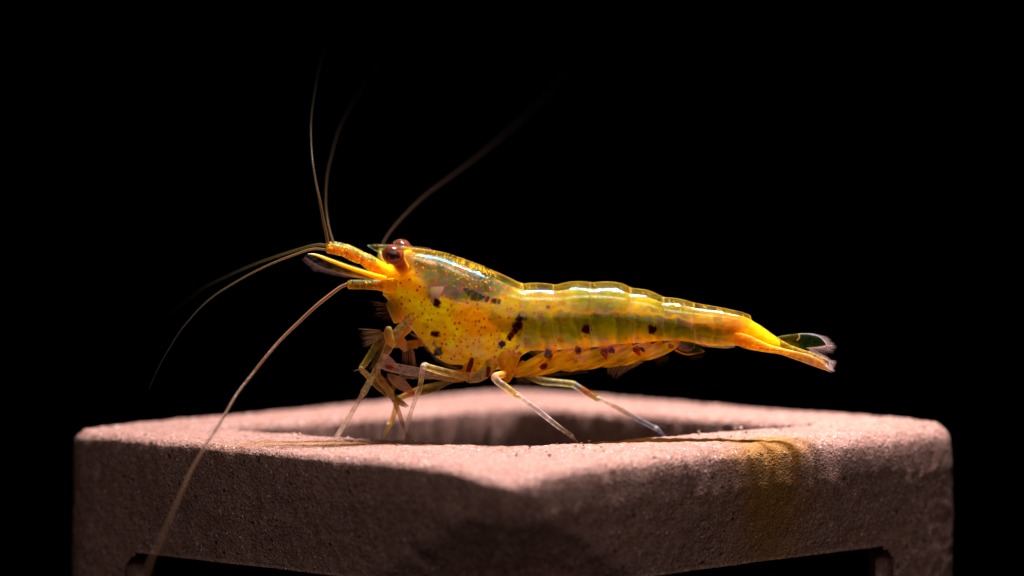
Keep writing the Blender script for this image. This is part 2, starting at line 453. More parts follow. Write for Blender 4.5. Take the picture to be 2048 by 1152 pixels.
def flesh_col(px, py):
    px = px + 14 * (nfield(px, py, 22, 1) - .5) + 5 * (nfield(px, py, 7, 5) - .5); py = py + 12 * (nfield(px, py, 18, 2) - .5) + 4 * (nfield(px, py, 6, 6) - .5)
    acc = np.zeros(px.shape + (3,)); wt = np.zeros(px.shape)
    for x, y, r, g, b in CP:
        r, g = (min(r * 1.02, 255), min(g * 1.09, 255)) if r < 212 else (252, min(g * 1.29, 236))
        if y < 575 and x > 830: r, g = r * .78, g * .68
        w = np.exp(-(((px - x) / 20) ** 2 + ((py - y) / 13) ** 2) / 2) + 1e-12
        acc += w[..., None] * lin((r, g, b)); wt += w
    c = acc / wt[..., None]
    k = 1 + .35 * (nfield(px * .5, py, 5, 3) - .5) + .3 * (nfield(px, py, 11, 4) - .5)
    c = c * k[..., None]
    # muscle bands and the gut seen through the cuticle of the abdomen
    ab = np.clip((px - 1055) / 20, 0, 1) * np.clip((1470 - px) / 30, 0, 1)
    bow = px + .010 * (py - 655) ** 2 * np.sign(655 - py) * .5 + 6 * (nfield(px, py, 30, 8) - .5)
    ph = (bow % 39) / 39
    c = c * (1 + ab * np.clip((py - 618) / 8, 0, 1) * (.28 * np.exp(-((ph - .5) / .10) ** 2) - .22 * np.exp(-((ph - .72) / .12) ** 2)))[..., None]
    gy = np.interp(px, [1060, 1110, 1180, 1260, 1330, 1380, 1450], [612, 616, 620, 619, 628, 637, 655])
    g = (.65 * ab * np.exp(-((py - gy) / 3.2) ** 2))[..., None]
    c = c * (1 - g) + lin((225, 165, 15)) * g
    gl = (ab * .5 * np.exp(-((py - smooth_interp(BOT, px) + 5) / 4.0) ** 2))[..., None]
    return c * (1 - gl) + lin((255, 170, 10)) * gl

BLOT = [(875, 603, 7, 1), (873, 597, 4, 1), (932, 575, 5, .8), (942, 582, 8, 1), (952, 588, 9, 1), (962, 590, 7, 1), (975, 594, 4, .8), (988, 597, 5, .9), (998, 598, 4, .8), (1039, 634, 7, 1), (1050, 631, 5, .6), (1035, 647, 9, 1),
        (1028, 658, 6, 1), (1022, 666, 6, 1), (1019, 671, 5, 1), (1004, 683, 7, .9), (1172, 654, 9.5, 1), (1303, 656, 8.5, 1), (1096, 703, 7, 1), (1100, 709, 6, 1), (1098, 716, 5, .9), (1155, 697, 6, 1), (1206, 701, 8, 1), (1211, 710, 6, 1),
        (1222, 697, 6, 1), (1271, 698, 7, 1), (1284, 697, 5, 1), (1277, 707, 6, .9), (1341, 692, 5, .9), (868, 662, 5, 1), (875, 664, 4.5, 1), (869, 684, 5, .5), (877, 698, 8, .95), (873, 703, 5, .9), (843, 688, 6, .8), (855, 695, 5, .6), (1034, 690, 3, .5), (1040, 704, 4, .7), (1096, 610, 3, .6)]
dots = []
while len(dots) < 330:
    x, y = rng.uniform(770, 1260), rng.uniform(515, 725)
    dens = 1.0 if x < 1060 else .5
    if x > 1130: dens = .35 if y < 635 else .12
    if y > 690 and x > 1050: dens = .1
    if y < 560 and x > 860: dens *= .8
    if rng.random() < dens and all((x - a) ** 2 + (y - b) ** 2 > 30 for a, b, *_ in dots): dots.append((x, y, rng.uniform(1.0, 2.4)))
bdots = [(rng.normal(973, 11), rng.normal(547, 7), rng.uniform(1.5, 2.6)) for _ in range(30)] + [(rng.uniform(866, 915), rng.uniform(506, 520), rng.uniform(1.2, 2.4)) for _ in range(16)] + [(rng.uniform(900, 960), rng.uniform(520, 540), rng.uniform(1, 1.8)) for _ in range(14)]
gold = [(lambda t: (880 + 112 * t + rng.normal(0, 3), 508 + 36 * t + abs(rng.normal(0, 4)), rng.uniform(.7, 1.4)))(rng.random() ** .7) for _ in range(85)]
gold += [(rng.uniform(905, 990), rng.uniform(528, 572), rng.uniform(.7, 1.6)) for _ in range(60)] + [(rng.uniform(815, 900), rng.uniform(500, 540), rng.uniform(.7, 1.3)) for _ in range(50)]
gold += [(rng.uniform(1050, 1490), rng.uniform(0, 1), rng.uniform(.7, 1.3), 1) for _ in range(110)]
def shell_paint(px, py, col, opa, deep=False):
    col = col.copy(); opa = opa.copy()
    wx = px + 5.0 * (nfield(px, py, 4.2, 11) - .5) + 2 * (nfield(px, py, 1.9, 14) - .5); wy = py + 5.0 * (nfield(px, py, 4.2, 12) - .5) + 2 * (nfield(px, py, 1.9, 15) - .5)
    def spot(x, y, r, c, a, soft=.8, warp=True):
        s = (np.abs(px - x) < r + 6) & (np.abs(py - y) < r + 6)
        if not s.any(): return
        d = np.hypot((wx if warp else px)[s] - x, (wy if warp else py)[s] - y)
        m = np.clip((r - d) / soft + .5, 0, 1) * a
        col[s] = col[s] * (1 - m[:, None]) + lin(c) * m[:, None]
        opa[s] = np.maximum(opa[s], m)
    # pale tooth-shaped plate in the cheek
    q = np.stack([(px - 862) / 26, (py - 569) / 32], -1)
    s = (py > 569) & (py < 601) & (px > 862 + (py - 569) * .0) & (px < 890 - (py - 569) * .45)
    col[s] = lin((205, 165, 120)); opa[s] = .75
    for x, y, r in dots: spot(x, y, r * (1.12 if deep else 1), (190, 30, 4), .95 if deep else .22, .8, False)
    if deep:
        for x, y, r, a in BLOT: spot(x, y, r, (60, 8, 4), a, 2.5)
        return col, opa
    for x, y, r in bdots: spot(x, y, r * 1.3, (22, 12, 8), .92)
    for x, y, r, a in BLOT:
        r *= 1.08
        spot(x, y, r + 1.5, (120, 30, 5), a * .75, 2.5)
        spot(x, y, r * .9, (40, 5, 2), min(1, a * 1.1), 1.2)
    for g in gold:
        x, y, r = g[:3]
        if len(g) == 4:
            y = smooth_interp(TOP, np.array([x]))[0] + 3 + y ** 2 * 60
        spot(x, y, r * .85, (240, 185, 35), .85, .6, False)
    return col, opa

def loft(name, xs, top, bot, wid, yc, mat, root, k=64, col=None, opa=1.0, colf=None, power=2.0, kind=None, phi=None):
    """elliptical sections at stations xs (px); closed tube"""
    zt = at(xs, top, yc); zb = at(xs, bot, yc)
    c = (zt + zb) / 2; h = (zt - zb) / 2
    th = np.linspace(0, 2 * math.pi, k, endpoint=False)
    cs, sn = np.cos(th), np.sin(th)
    e = 2 / power
    cs2 = np.sign(cs) * np.abs(cs) ** e; sn2 = np.sign(sn) * np.abs(sn) ** e
    v = c[:, None] + h[:, None] * cs2[None, :, None]
    v[..., 1] += sn2[None, :] * (np.asarray(wid) * P)[:, None]
    vv = v.reshape(-1, 3)
    f = gridfaces(len(xs), k, True).tolist(); f.append(list(range(k))[::-1]); f.append([(len(xs) - 1) * k + i for i in range(k)])
    flatp = v.copy(); flatp[..., 1] = c[:, None, 1]
    px, py = proj(flatp.reshape(-1, 3))
    if colf is not None: cc, oo = colf(px, py)
    else: cc, oo = np.tile(col, (len(vv), 1)), np.full(len(vv), opa)
    return link(name, mesh(name, vv, f, cc, oo), mat, root, kind)

# flesh: one continuous body from the mouth to the tail base
xs = np.arange(766, 1560, 1.4)
ft = smooth_interp(TOP, xs) + np.interp(xs, [766, 800, 840, 900, 1000, 1040, 1060, 1110, 1250, 1400, 1490, 1530], [4, 5, 7, 10, 14, 12, 12, 12, 12, 9, 6, 3])
fb = smooth_interp(BOT, xs) - np.interp(xs, [766, 800, 900, 1040, 1100, 1560], [2, .5, -1, 1, 2, 1])
fw = smooth_interp(WID, xs) - np.interp(xs, [766, 900, 1500], [2, 6, 2])
def fleshf(px, py):
    c = flesh_col(px, py)
    o = np.interp(px, [766, 1000, 1060, 1300, 1440, 1480, 1560], [.97, .96, .78, .68, .68, .88, .88])
    t = (py - smooth_interp(TOP, px)) / (smooth_interp(BOT, px) - smooth_interp(TOP, px))
    o = o * np.interp(t, [0, .15, .45, .9, 1], [.42, .5, .98, 1.1, 1.15]) ** np.where(px < 830, .2, 1)
    o = o + .18 * (nfield(px * .6, py, 8, 21) - .5)
    return shell_paint(px, py, c, np.clip(o, .2, .97), deep=True)
loft('body', xs, ft, fb, fw, yb(xs), M_flesh, root, k=260, colf=fleshf, power=2.15)

def shell(name, xf, xr, edge, tcol, grow=0.0, step=1.3, opa0=.12, tuck=24, kt=None, rimw=2.2, barrel=0.0, mat=M_shell):
    """open shell: xf,xr front/rear margin px as tables over |t|; edge table px->py of the lower margin"""
    nt = kt or 150
    t = np.linspace(-1, 1, 2 * nt + 1); at_ = np.abs(t)
    xf_ = np.interp(at_, *zip(*xf)); xr_ = np.interp(at_, *zip(*xr))
    nsn = max(8, int((xr_.max() - xf_.min()) / step))
    s = np.linspace(0, 1, nsn)[:, None]
    X = xf_ * (1 - s) + xr_ * s
    zt = smooth_interp(TOP, X) - grow * (s ** 2) - 1.2 - barrel * np.sin(s * math.pi) + barrel * .5
    ze = np.interp(X, *zip(*edge)); zb = ze + tuck
    W_ = smooth_interp(WID, X) + grow * s ** 2 + 2
    Y = yb(X)
    zc = (zt + zb) / 2; hh = (zb - zt) / 2
    phe = np.arccos(np.clip((zc - ze) / hh, -1, 1))
    ph = np.abs(t)[None, :] * phe
    Z = zc - hh * np.cos(ph)
    v = at(X, Z, Y)
    v[..., 1] += np.sign(t)[None, :] * np.sin(ph) ** .93 * W_ * P * -1
    vv = v.reshape(-1, 3)
    f = gridfaces(nsn, len(t))
    px, py = X.ravel(), Z.ravel()
    col = np.tile(lin(tcol), (len(vv), 1)) * (1 + .5 * (nfield(px, py, 9, 31) - .5))[:, None]
    opa = np.clip(opa0 + .14 * (nfield(px, py, 13, 33) - .5), .03, 1)
    col, opa = shell_paint(px, py, col, opa)
    # denser cuticle along the free margins
    S2 = np.broadcast_to(s, X.shape).ravel(); L = (xr_.max() - xf_.min())
    rim = np.clip(1 - (1 - S2) * L / rimw, 0, 1) * .5
    rim2 = np.clip(1 - (ze - Z).ravel() / 2.0, 0, 1) * .4
    r = np.maximum(rim, rim2)
    col = col * (1 - r[:, None]) + lin((240, 200, 130)) * r[:, None]
    opa = np.maximum(opa, r)
    return link(name, mesh(name, vv, f, col, opa), mat, root)

shell('carapace', [(0, 822), (.15, 812), (.3, 806), (.5, 800), (.7, 790), (.85, 792), (1, 802)], [(0, 1044), (.4, 1050), (.7, 1047), (1, 1036)],
      [(780, 618), (800, 636), (816, 647), (836, 672), (852, 693), (875, 716), (899, 729), (914, 733), (925, 729), (938, 721), (960, 724), (1000, 728), (1025, 724), (1050, 706)], (190, 150, 30), opa0=.08)
segs = [(1040, 1107, 697, 716), (1105, 1181, 698, 722), (1178, 1262, 694, 715), (1259, 1327, 690, 712), (1323, 1388, 684, 700)]
for x0, x1, e0, e1 in segs:
    L = x1 - x0
    shell('abdomen_segment', [(0, x0), (.6, x0 - 1), (1, x0 + 4)], [(0, x1), (.35, x1 + 1), (.62, x1 - 2), (.8, x1 + 2), (1, x1 - 1)],
          [(x0 - 8, e0 - 2), (x0 + L * .2, e0 + 3), (x0 + L * .45, (e0 + e1) / 2 + 3), (x0 + L * .65, e1 - 1), (x0 + L * .8, e1), (x0 + L * .92, e1 - 3), (x1 + 3, e1 - 10)], (185, 145, 25), grow=1.6, opa0=.08, tuck=22, barrel=3.8, kt=110)
shell('abdomen_segment', [(0, 1385), (1, 1387)], [(0, 1500), (.3, 1503), (.7, 1478), (1, 1468)], [(1380, 683), (1405, 692), (1451, 696), (1475, 693), (1500, 697)], (185, 140, 30), grow=1.2, opa0=.08, tuck=3, kt=100)

# tail: telson and the four blades of the fan
OR = lin((235, 150, 25)); GR = lin((60, 85, 35)); PK = lin((225, 150, 110))
def grad_x(tab, warp=True):
    T = np.array(tab, float)
    def f(px, py):
        c = np.stack([np.interp(px, T[:, 0], T[:, i]) for i in (1, 2, 3)], -1); c = lin(c) * np.array([.97, 1.18, 1.2]) * (1 + .6 * (nfield(px, py, 5, 41) - .5))[:, None]
        o = np.interp(px, T[:, 0], T[:, 4]) * .5 + .3 * (nfield(px * .4, py, 3, 42) - .5)
        return c, np.clip(o, 0.02, 1)
    return f
def tabl(a, xs): a = np.array(a, float); return np.interp(xs, a[:, 0], a[:, 1])
def blade(name, top, bot, w, y, tab, mat=M_fan, k=28, power=2.0, step=1.5):
    top = np.array(top, float)
    x = np.arange(top[0, 0], top[-1, 0], step)
    t = smooth_interp(top, x, 3); b = smooth_interp(np.array(bot, float), x, 3)
    yy = np.interp(x, [x[0], x[-1]], y) if not np.isscalar(y) else np.full(len(x), y)
    ww = np.full(len(x), w) * np.clip(np.minimum(x - x[0] + 2, x[-1] - x + 2) / 12, .15, 1)
    return loft(name, x, t, b, ww, yy, mat, root, k=k, colf=grad_x(tab), power=power)
blade('telson', [(1490, 634), (1521, 651), (1553, 674), (1579, 690), (1621, 704), (1652, 718), (1656, 720)], [(1490, 680), (1521, 690), (1553, 697), (1579, 705), (1621, 720), (1652, 727), (1656, 723)], 9, (78, 62), [(1490, 215, 140, 25, .7), (1560, 190, 140, 20, .6), (1620, 170, 120, 30, .5), (1656, 200, 140, 90, .6)], M_tail)
blade('uropod', [(1540, 680), (1560, 672), (1597, 667), (1629, 669), (1645, 678), (1653, 690)], [(1540, 686), (1560, 684), (1572, 687), (1600, 697), (1630, 695), (1645, 692), (1653, 691)], 3, (92, 120), [(1540, 170, 130, 20, .6), (1596, 130, 110, 20, .45), (1600, 70, 82, 30, .5), (1640, 65, 85, 38, .5), (1653, 90, 80, 60, .5)])
blade('uropod', [(1545, 690), (1580, 694), (1620, 706), (1652, 726), (1658, 735)], [(1545, 704), (1590, 712), (1630, 728), (1655, 740), (1660, 741)], 3, (70, 90), [(1545, 225, 150, 20, .7), (1620, 200, 140, 30, .6), (1660, 190, 140, 110, .5)])
blade('uropod', [(1468, 668), (1480, 665), (1501, 672), (1540, 690), (1580, 700), (1620, 709), (1650, 726), (1661, 741)], [(1468, 688), (1490, 697), (1521, 703), (1559, 708), (1596, 721), (1629, 733), (1655, 742), (1661, 742.5)], 7, (50, 0), [(1468, 235, 150, 20, .5), (1540, 230, 155, 30, .75), (1600, 222, 155, 65, .7), (1625, 215, 155, 125, .6), (1636, 240, 150, 80, .75), (1661, 210, 165, 155, .5)], M_tail)
blade('uropod', [(1500, 690), (1560, 698), (1600, 704), (1640, 717), (1652, 726)], [(1500, 698), (1560, 704), (1600, 716), (1640, 732), (1652, 733)], 4, (40, -5), [(1500, 240, 155, 25, .6), (1652, 205, 140, 90, .5)])
it = []
def fringe(table, dirv, L, n, y0, y1, jit=.25, r=.35, bend=(0, 0)):
    T = np.array(table, float)
    for i in range(n):
        f = i / (n - 1)
        x, y = np.interp(f * (len(T) - 1), range(len(T)), T[:, 0]), np.interp(f * (len(T) - 1), range(len(T)), T[:, 1])
        dx = np.interp(f, [0, 1], [dirv[0][0], dirv[1][0]]); dy = np.interp(f, [0, 1], [dirv[0][1], dirv[1][1]])
        l = (np.interp(f, np.linspace(0, 1, len(L)), L)) * (1 + jit * rng.uniform(-.6, .6))
        yy = y0 + (y1 - y0) * rng.random()
        a = rng.normal(0, .05)
        dx, dy = dx * math.cos(a) - dy * math.sin(a), dx * math.sin(a) + dy * math.cos(a)
        p0, p1 = at(x, y, yy), at(x + dx * l, y + dy * l, yy + rng.normal(0, 4))
        it.append((p0, p1, r * P, (bend[0] * P, 0, bend[1] * P)))
fringe([(1612, 668), (1640, 674), (1653, 690), (1640, 694), (1615, 697)], [(.75, -.25), (.9, .5)], [6, 18, 24, 32, 26], 110, 100, 118)
fringe([(1615, 703), (1640, 712), (1654, 721)], [(.8, -.5), (.95, .35)], [8, 14, 20], 50, 62, 75)
fringe([(1656, 722), (1661, 741)], [(.95, .0), (.6, .3)], [18, 10], 45, 30, 80)
fringe([(1632, 722), (1650, 730), (1662, 741)], [(.75, -.4), (.9, .2)], [12, 14, 9], 60, 5, 25, r=.4)
fringe([(1600, 719), (1630, 732), (1658, 743)], [(.9, .45), (.9, .4)], [5, 6, 7], 40, 5, 30, r=.35)
setae('setae', it, M_hair, root, lin((205, 170, 165)), .34)

tube('uropod_margin', [(1597, 668, 102, .7, 230, 200, 170, .8), (1615, 667.5, 104, .7, 190, 190, 200, .7), (1632, 670, 108, .8, 190, 200, 215, .8), (1646, 679, 112, .8, 220, 210, 210, .8), (1653, 690, 114, .9, 250, 240, 235, .9), (1640, 694, 112, .7, 220, 190, 150, .7), (1612, 696.5, 106, .6, 200, 170, 120, .6)], M_hair, root, n=60, k=6)
tube('uropod_margin', [(1597, 668, 100, .8, 240, 200, 160, .9), (1599, 675, 99, 1.0, 250, 215, 180, .9), (1594, 681, 99, .8, 235, 150, 90, .9)], M_hair, root, n=20, k=6)
# eyes
def ellipsoid(name, px, py, y, rx, ry, rz, mat, parent, nu=48, nv=32, tilt=0.0):
    c = at(px, py, y)
    th = np.linspace(0, math.pi, nv); ph = np.linspace(0, 2 * math.pi, nu, endpoint=False)
    v = np.stack([np.sin(th)[:, None] * np.cos(ph) * rx, np.sin(th)[:, None] * np.sin(ph) * ry, np.cos(th)[:, None] * np.ones(nu) * rz], -1) * P
    ca, sa = math.cos(tilt), math.sin(tilt)
    v = np.stack([v[..., 0] * ca + v[..., 2] * sa, v[..., 1], -v[..., 0] * sa + v[..., 2] * ca], -1)
    v = (v + c).reshape(-1, 3)
    return link(name, mesh(name, v, gridfaces(nv, nu, True), (.5, .3, .05), .7), mat, parent)
for (px, py, y, r, sx, sy) in ((786, 509.5, 34, 22.5, 803, 531), (803, 497, 176, 20.5, 815, 515)):
    e = ellipsoid('eye', px, py, y, r * 1.03, r, r * .90, M_eye, root, tilt=.35)
    ellipsoid('pupil', px + 3.5, py + 2, y - 2, r * .5, r * .5, r * .5, M_core, e)
    c = [(px + 5, py + 5, y + 3, r * .8, 225, 120, 20, .85), (px + 12, py + 14, y + 12, r * .62, 150, 65, 15, .9), (sx + 3, sy + 6, y + 30, r * .6, 235, 150, 15, .9)] if y < 100 else [(px + 4, py + 6, y - 2, r * .7, 230, 150, 20, .9), (px + 12, py + 14, y - 15, r * .6, 240, 165, 20, .9), (sx + 4, sy, 110, r * .6, 235, 150, 15, .9)]
    tube('eyestalk', c, M_soft, e, n=24, k=20)

# rostrum
blade('rostrum', [(735, 489.5), (757, 490), (783, 490.5), (810, 494), (840, 497), (870, 501)], [(735, 491), (746, 500), (760, 505), (775, 505), (810, 508), (840, 510), (870, 512)], 3.2, 104, [(735, 190, 190, 200, .8), (745, 110, 110, 40, .3), (780, 130, 125, 30, .3), (815, 225, 150, 20, .6), (870, 190, 140, 25, .4)], M_shell, step=1)
it = []
for i in range(17):
    x = 752 + i * 6.9
    y = float(smooth_interp(np.array([(735, 489.5), (757, 490), (783, 490.5), (810, 494), (840, 497), (870, 501)]), x)) + .5
    it.append((at(x, y, 104), at(x - 6, y - (3.0 if i < 6 else 5.5), 104), .55 * P, (0, 0, .4 * P)))
setae('rostrum_teeth', it, M_hair, root, lin((230, 190, 160)), .8)

# antennule stalks (near and far), scale, antenna stalks
def goldify(n, seed, k=36):
    def f(v, c, o):
        q = v.reshape(-1, k, 3); zz = q[:, :, 2]; t = ((zz - zz.mean(1)[:, None]) / (np.ptp(zz, axis=1)[:, None] / 2 + 1e-9)).ravel()
        up = np.clip((t - .1) / .6, 0, 1)[:, None] * (proj(v)[0] < 752)[:, None]
        c = c * (1 - up * .8) + lin((120, 125, 60)) * up * .8; o = o * (1 - .35 * up[:, 0])
        r = np.random.default_rng(seed); px, py = proj(v); o = np.clip(o * .6 + .3 * (nfield(px, py, 5, seed + 9) - .5), .1, 1); c = c * np.array([.95, 1.15, 1.2])
        c = c * (1 + .6 * (nfield(px, py, 4, seed) - .5))[:, None]
        a, b = px.min(), px.max(); a2, b2 = py.min(), py.max()
        for i in range(n):
            kk = r.integers(len(px)); d = np.hypot(px - px[kk], py - py[kk])
            m = d < r.uniform(.8, 1.7)
            c[m] = lin((255, 200, 30)) if i % 2 else lin((190, 60, 10)); o[m] = .9
        return c, o
    return f
for dy, so in ((0, 0), (62, -4)):
    tube('antennule_stalk', [(785, 552 + so, 80 + dy, 15, 255, 165, 10, .9), (760, 541 + so, 70 + dy, 13.5, 250, 165, 12, .85), (738, 526 + so, 66 + dy, 13, 240, 160, 20, .75), (724, 518 + so, 66 + dy, 10.5, 235, 155, 20, .72), (716, 515 + so, 66 + dy, 12, 240, 155, 15, .75), (695, 505 + so, 64 + dy, 12, 235, 150, 20, .75), (690, 503 + so, 64 + dy, 10.8, 235, 150, 20, .75), (668, 498 + so, 62 + dy, 11, 235, 145, 20, .8), (655, 498 + so, 62 + dy, 9, 235, 150, 30, .8), (652, 498 + so, 62 + dy, 5, 235, 150, 30, .8)],
         M_soft, root, n=150, k=36, flat=.8, colf=goldify(60, 5 + dy))
tube('antenna_stalk', [(785, 572, 60, 16, 255, 165, 10, .9), (770, 571, 45, 13, 250, 160, 10, .8), (752, 569.5, 38, 10.5, 225, 145, 10, .6), (730, 569, 36, 9.6, 200, 140, 10, .5), (705, 569, 35, 9.5, 200, 140, 10, .5), (698, 569, 35, 9, 230, 155, 20, .8), (695, 569, 35, 6, 230, 155, 30, .8)], M_soft, root, n=110, k=32, flat=.9, colf=goldify(24, 3, 32))
tube('antenna_stalk', [(790, 560, 130, 15, 255, 165, 10, .9), (772, 545, 160, 10, 240, 155, 15, .8), (762, 520, 175, 8, 160, 120, 30, .5), (763, 500, 190, 6, 130, 100, 50, .4)], M_soft, root, n=50, k=20)
for dy in (0, 80):
    blade('antennal_scale', [(610, 511), (625, 507), (645, 510), (680, 524), (715, 538), (745, 546), (770, 550)], [(610, 513), (618, 523), (640, 534), (670, 544), (700, 552), (735, 558), (770, 560)], 2.0, (30 + dy, 62 + dy * .6), [(610, 120, 100, 100, .16), (650, 130, 98, 80, .22), (700, 190, 130, 60, .35), (740, 230, 150, 20, .6), (770, 255, 165, 10, .9)], M_fan, step=1)
tube('antennal_scale_rib', [(616, 508, 27, .8, 190, 150, 140, .5), (632, 510, 28, 2.2, 230, 150, 80, .8), (660, 521, 31, 3.4, 235, 150, 60, .75), (700, 536, 38, 4, 245, 155, 30, .7), (740, 549, 46, 5, 250, 160, 15, .75), (770, 559, 56, 7, 255, 165, 10, .9)], M_soft, root, n=90, k=20)
it = []
fringe([(612, 514), (640, 533), (670, 543), (700, 551), (735, 557)], [(-.85, .55), (-.8, .35)], [10, 16, 14, 10, 5], 120, 30, 50, r=.3)
fringe([(640, 511), (670, 521), (700, 531), (735, 541)], [(-.7, -.45), (-.8, -.35)], [10, 14, 14, 8], 60, 30, 45, r=.3)
setae('setae', it, M_hair, root, lin((175, 135, 130)), .30)

# flagella: four fine antennule whips and the two long antennae
def whip(name, pts, r0, r1, ys, c0, c1, o0, o1, n=300, mat=M_hair, ripple=.12, k=8):
    p = np.array(pts, float); m = len(p); f = np.linspace(0, 1, m)
    seg = np.concatenate([[0], np.cumsum(np.hypot(*np.diff(p, axis=0).T))]); f = seg / seg[-1]
    rows = [(p[i, 0], p[i, 1], np.interp(f[i], np.linspace(0, 1, len(ys)), ys), r0 * (1 - f[i]) + r1 * f[i], *(np.array(c0) * (1 - f[i]) + np.array(c1) * f[i]), o0 * (1 - f[i]) + o1 * f[i]) for i in range(m)]
    return tube(name, rows, mat, root, n=n, k=k, ripple=ripple)
whip('antennule', [(662, 498), (657, 490), (652, 465), (647, 442), (640, 403), (632, 365), (625, 320), (622, 274), (623, 232), (630, 182), (640, 129), (654, 79)], 3.4, .4, [62, 70, 120, 220, 380, 600], (150, 108, 62), (8, 13, 18), .5, .03)
whip('antennule', [(672, 497), (666, 484), (659, 460), (655, 440), (651.5, 403), (654.5, 350), (664, 308), (677, 262), (700, 216), (727, 171), (757.5, 129)], 3.4, .4, [100, 200, 340, 480, 640, 800], (90, 62, 32), (6, 8, 14), .45, .03)
whip('antennule', [(665, 502), (653, 499.5), (625, 498), (590, 509), (546, 526), (504, 546), (463, 569), (430.5, 590), (404, 612), (377, 641.5), (357, 667), (339, 696), (321, 727), (306.5, 758), (298, 777)], 2.3, .6, [60, 55, 50, 50, 55, 60], (165, 125, 70), (60, 70, 75), .6, .4, n=420, ripple=.3)
whip('antennule', [(665, 495), (652.5, 491), (631, 490), (593, 500), (546, 515), (492.5, 535), (445, 557), (404, 578), (368.5, 605), (339, 631), (312.5, 664)], 2.8, .4, [125, 150, 260, 360, 480, 640], (120, 105, 55), (12, 12, 26), .5, .05, n=300)
whip('antenna', [(702, 566), (690, 570), (675.5, 578), (634, 610.5), (599, 643), (563, 678), (534, 711), (504, 749), (472, 790.5), (440, 846), (412, 890), (395, 918), (377, 952), (347, 1020), (321, 1080), (302, 1120), (280, 1185)], 3.6, 2.0, [35, -10, -120, -320, -600, -950], (185, 135, 100), (75, 55, 42), .5, .3, n=500, mat=M_limb, ripple=.06, k=12)
whip('antenna', [(763, 500), (768, 483), (785, 458), (810, 430), (850, 392), (900, 355), (960, 310), (1020, 260), (1080, 205), (1140, 140)], 3.6, 1.8, [200, 420, 640, 900, 1250, 1600], (62, 44, 34), (3, 4, 6), .45, .03, n=300, mat=M_limb, ripple=.05, k=12)

# walking legs: px, py, depth, radius, colour, opacity
Y1 = (240, 170, 10); Y2 = (215, 182, 105); G1 = (200, 178, 125); G2 = (220, 195, 172); T1 = (205, 185, 178)
def leg(rows, joints=(), n=160, k=16, mat=M_limb):
    L = [(x, y, d, r * (.9 if r < 9 else 1), *c, o * (.62 if o < .68 else .9)) for x, y, d, r, c, o in rows]
    return tube('leg', L, mat, root, n=n, k=k, smooth=True, joints=joints, colf=lambda v, c, o: (c * (1 + .7 * (nfield(*proj(v), 6, 51) - .5))[:, None], np.clip(o + .22 * (nfield(*proj(v), 5, 52) - .5), .05, 1)))
leg([(985, 725, 60, 14, Y1, .7), (966, 748, 45, 12, Y2, .6), (944, 756, 35, 10, Y2, .5), (930, 753, 30, 8.5, Y2, .45), (890, 744, 20, 8.5, Y2, .4), (858, 735, 10, 7.5, Y2, .45), (849, 732, 8, 7, G2, .55), (845, 742, 8, 6, G2, .5), (840, 775, 10, 5.5, Y2, .4), (835, 787, 10, 5.2, G2, .5), (825, 815, 14, 4.4, G2, .42), (810, 862, 22, 4.4, T1, .42), (803, 888, 28, 4.0, T1, .4)], [(848, 733, .15), (836, 786, .15)])
leg([(1016, 712, 64, 26, Y1, .85), (1016, 730, 55, 19, Y1, .8), (1016, 750, 46, 11, Y1, .75), (1013, 762, 35, 7, Y1, .6)], n=50)
leg([(1010, 748, 40, 8, Y1, .6), (990, 753, -15, 8, (225, 180, 130), .7), (996, 763, -22, 8, G2, .6), (1015, 777, -22, 7.5, Y2, .5), (1033, 790, -20, 6.5, Y2, .55), (1040, 795, -18, 5.5, G2, .5), (1071, 817, -5, 6, T1, .45), (1110, 848, 15, 5.5, T1, .42), (1140, 870, 28, 4.6, T1, .45), (1144, 873, 30, 4.2, T1, .55), (1150, 880, 34, 3, G2, .5), (1158, 890, 38, 1.4, G2, .5)], [(1035, 792, .2), (1142, 871, .3)])
leg([(945, 722, 80, 14, Y1, .75), (930, 748, 78, 10, Y1, .6), (905, 756, 75, 8.5, Y2, .5), (860, 748, 68, 9, G2, .45), (800, 738, 62, 10, G2, .48), (775, 733, 60, 9, G2, .5), (761, 730, 60, 8, (225, 190, 150), .65), (753, 740, 66, 7, G1, .48), (740, 762, 85, 7, G1, .42), (728, 784, 102, 6.8, (210, 180, 140), .6), (722, 794, 110, 5.5, G2, .42), (697, 836, 145, 5.5, G2, .42), (674, 872, 180, 5, G2, .4), (669, 880, 187, 4, G2, .4)], [(728, 785, .15)])
leg([(1040, 730, 130, 12, Y1, .7), (1060, 752, 145, 8, Y2, .5), (1085, 762, 158, 8.5, G1, .42), (1115, 765, 165, 7.5, G1, .38), (1143, 768, 172, 7.5, (205, 185, 110), .5), (1152, 772, 175, 7, (200, 190, 185), .5), (1170, 783, 178, 7, (185, 110, 50), .5), (1194, 797, 185, 6.2, (165, 140, 60), .5), (1202, 800, 186, 5.4, G2, .5), (1240, 818, 190, 5.2, (150, 120, 90), .48), (1275, 838, 194, 5.4, (140, 132, 140), .5), (1308, 855, 198, 5, (140, 132, 142), .5), (1314, 858, 198, 4.6, (145, 145, 165), .6), (1324, 867, 200, 3, (140, 140, 160), .5), (1333, 875, 202, 1.5, (140, 140, 165), .6)], [(1196, 797, .15), (1312, 857, .25)])
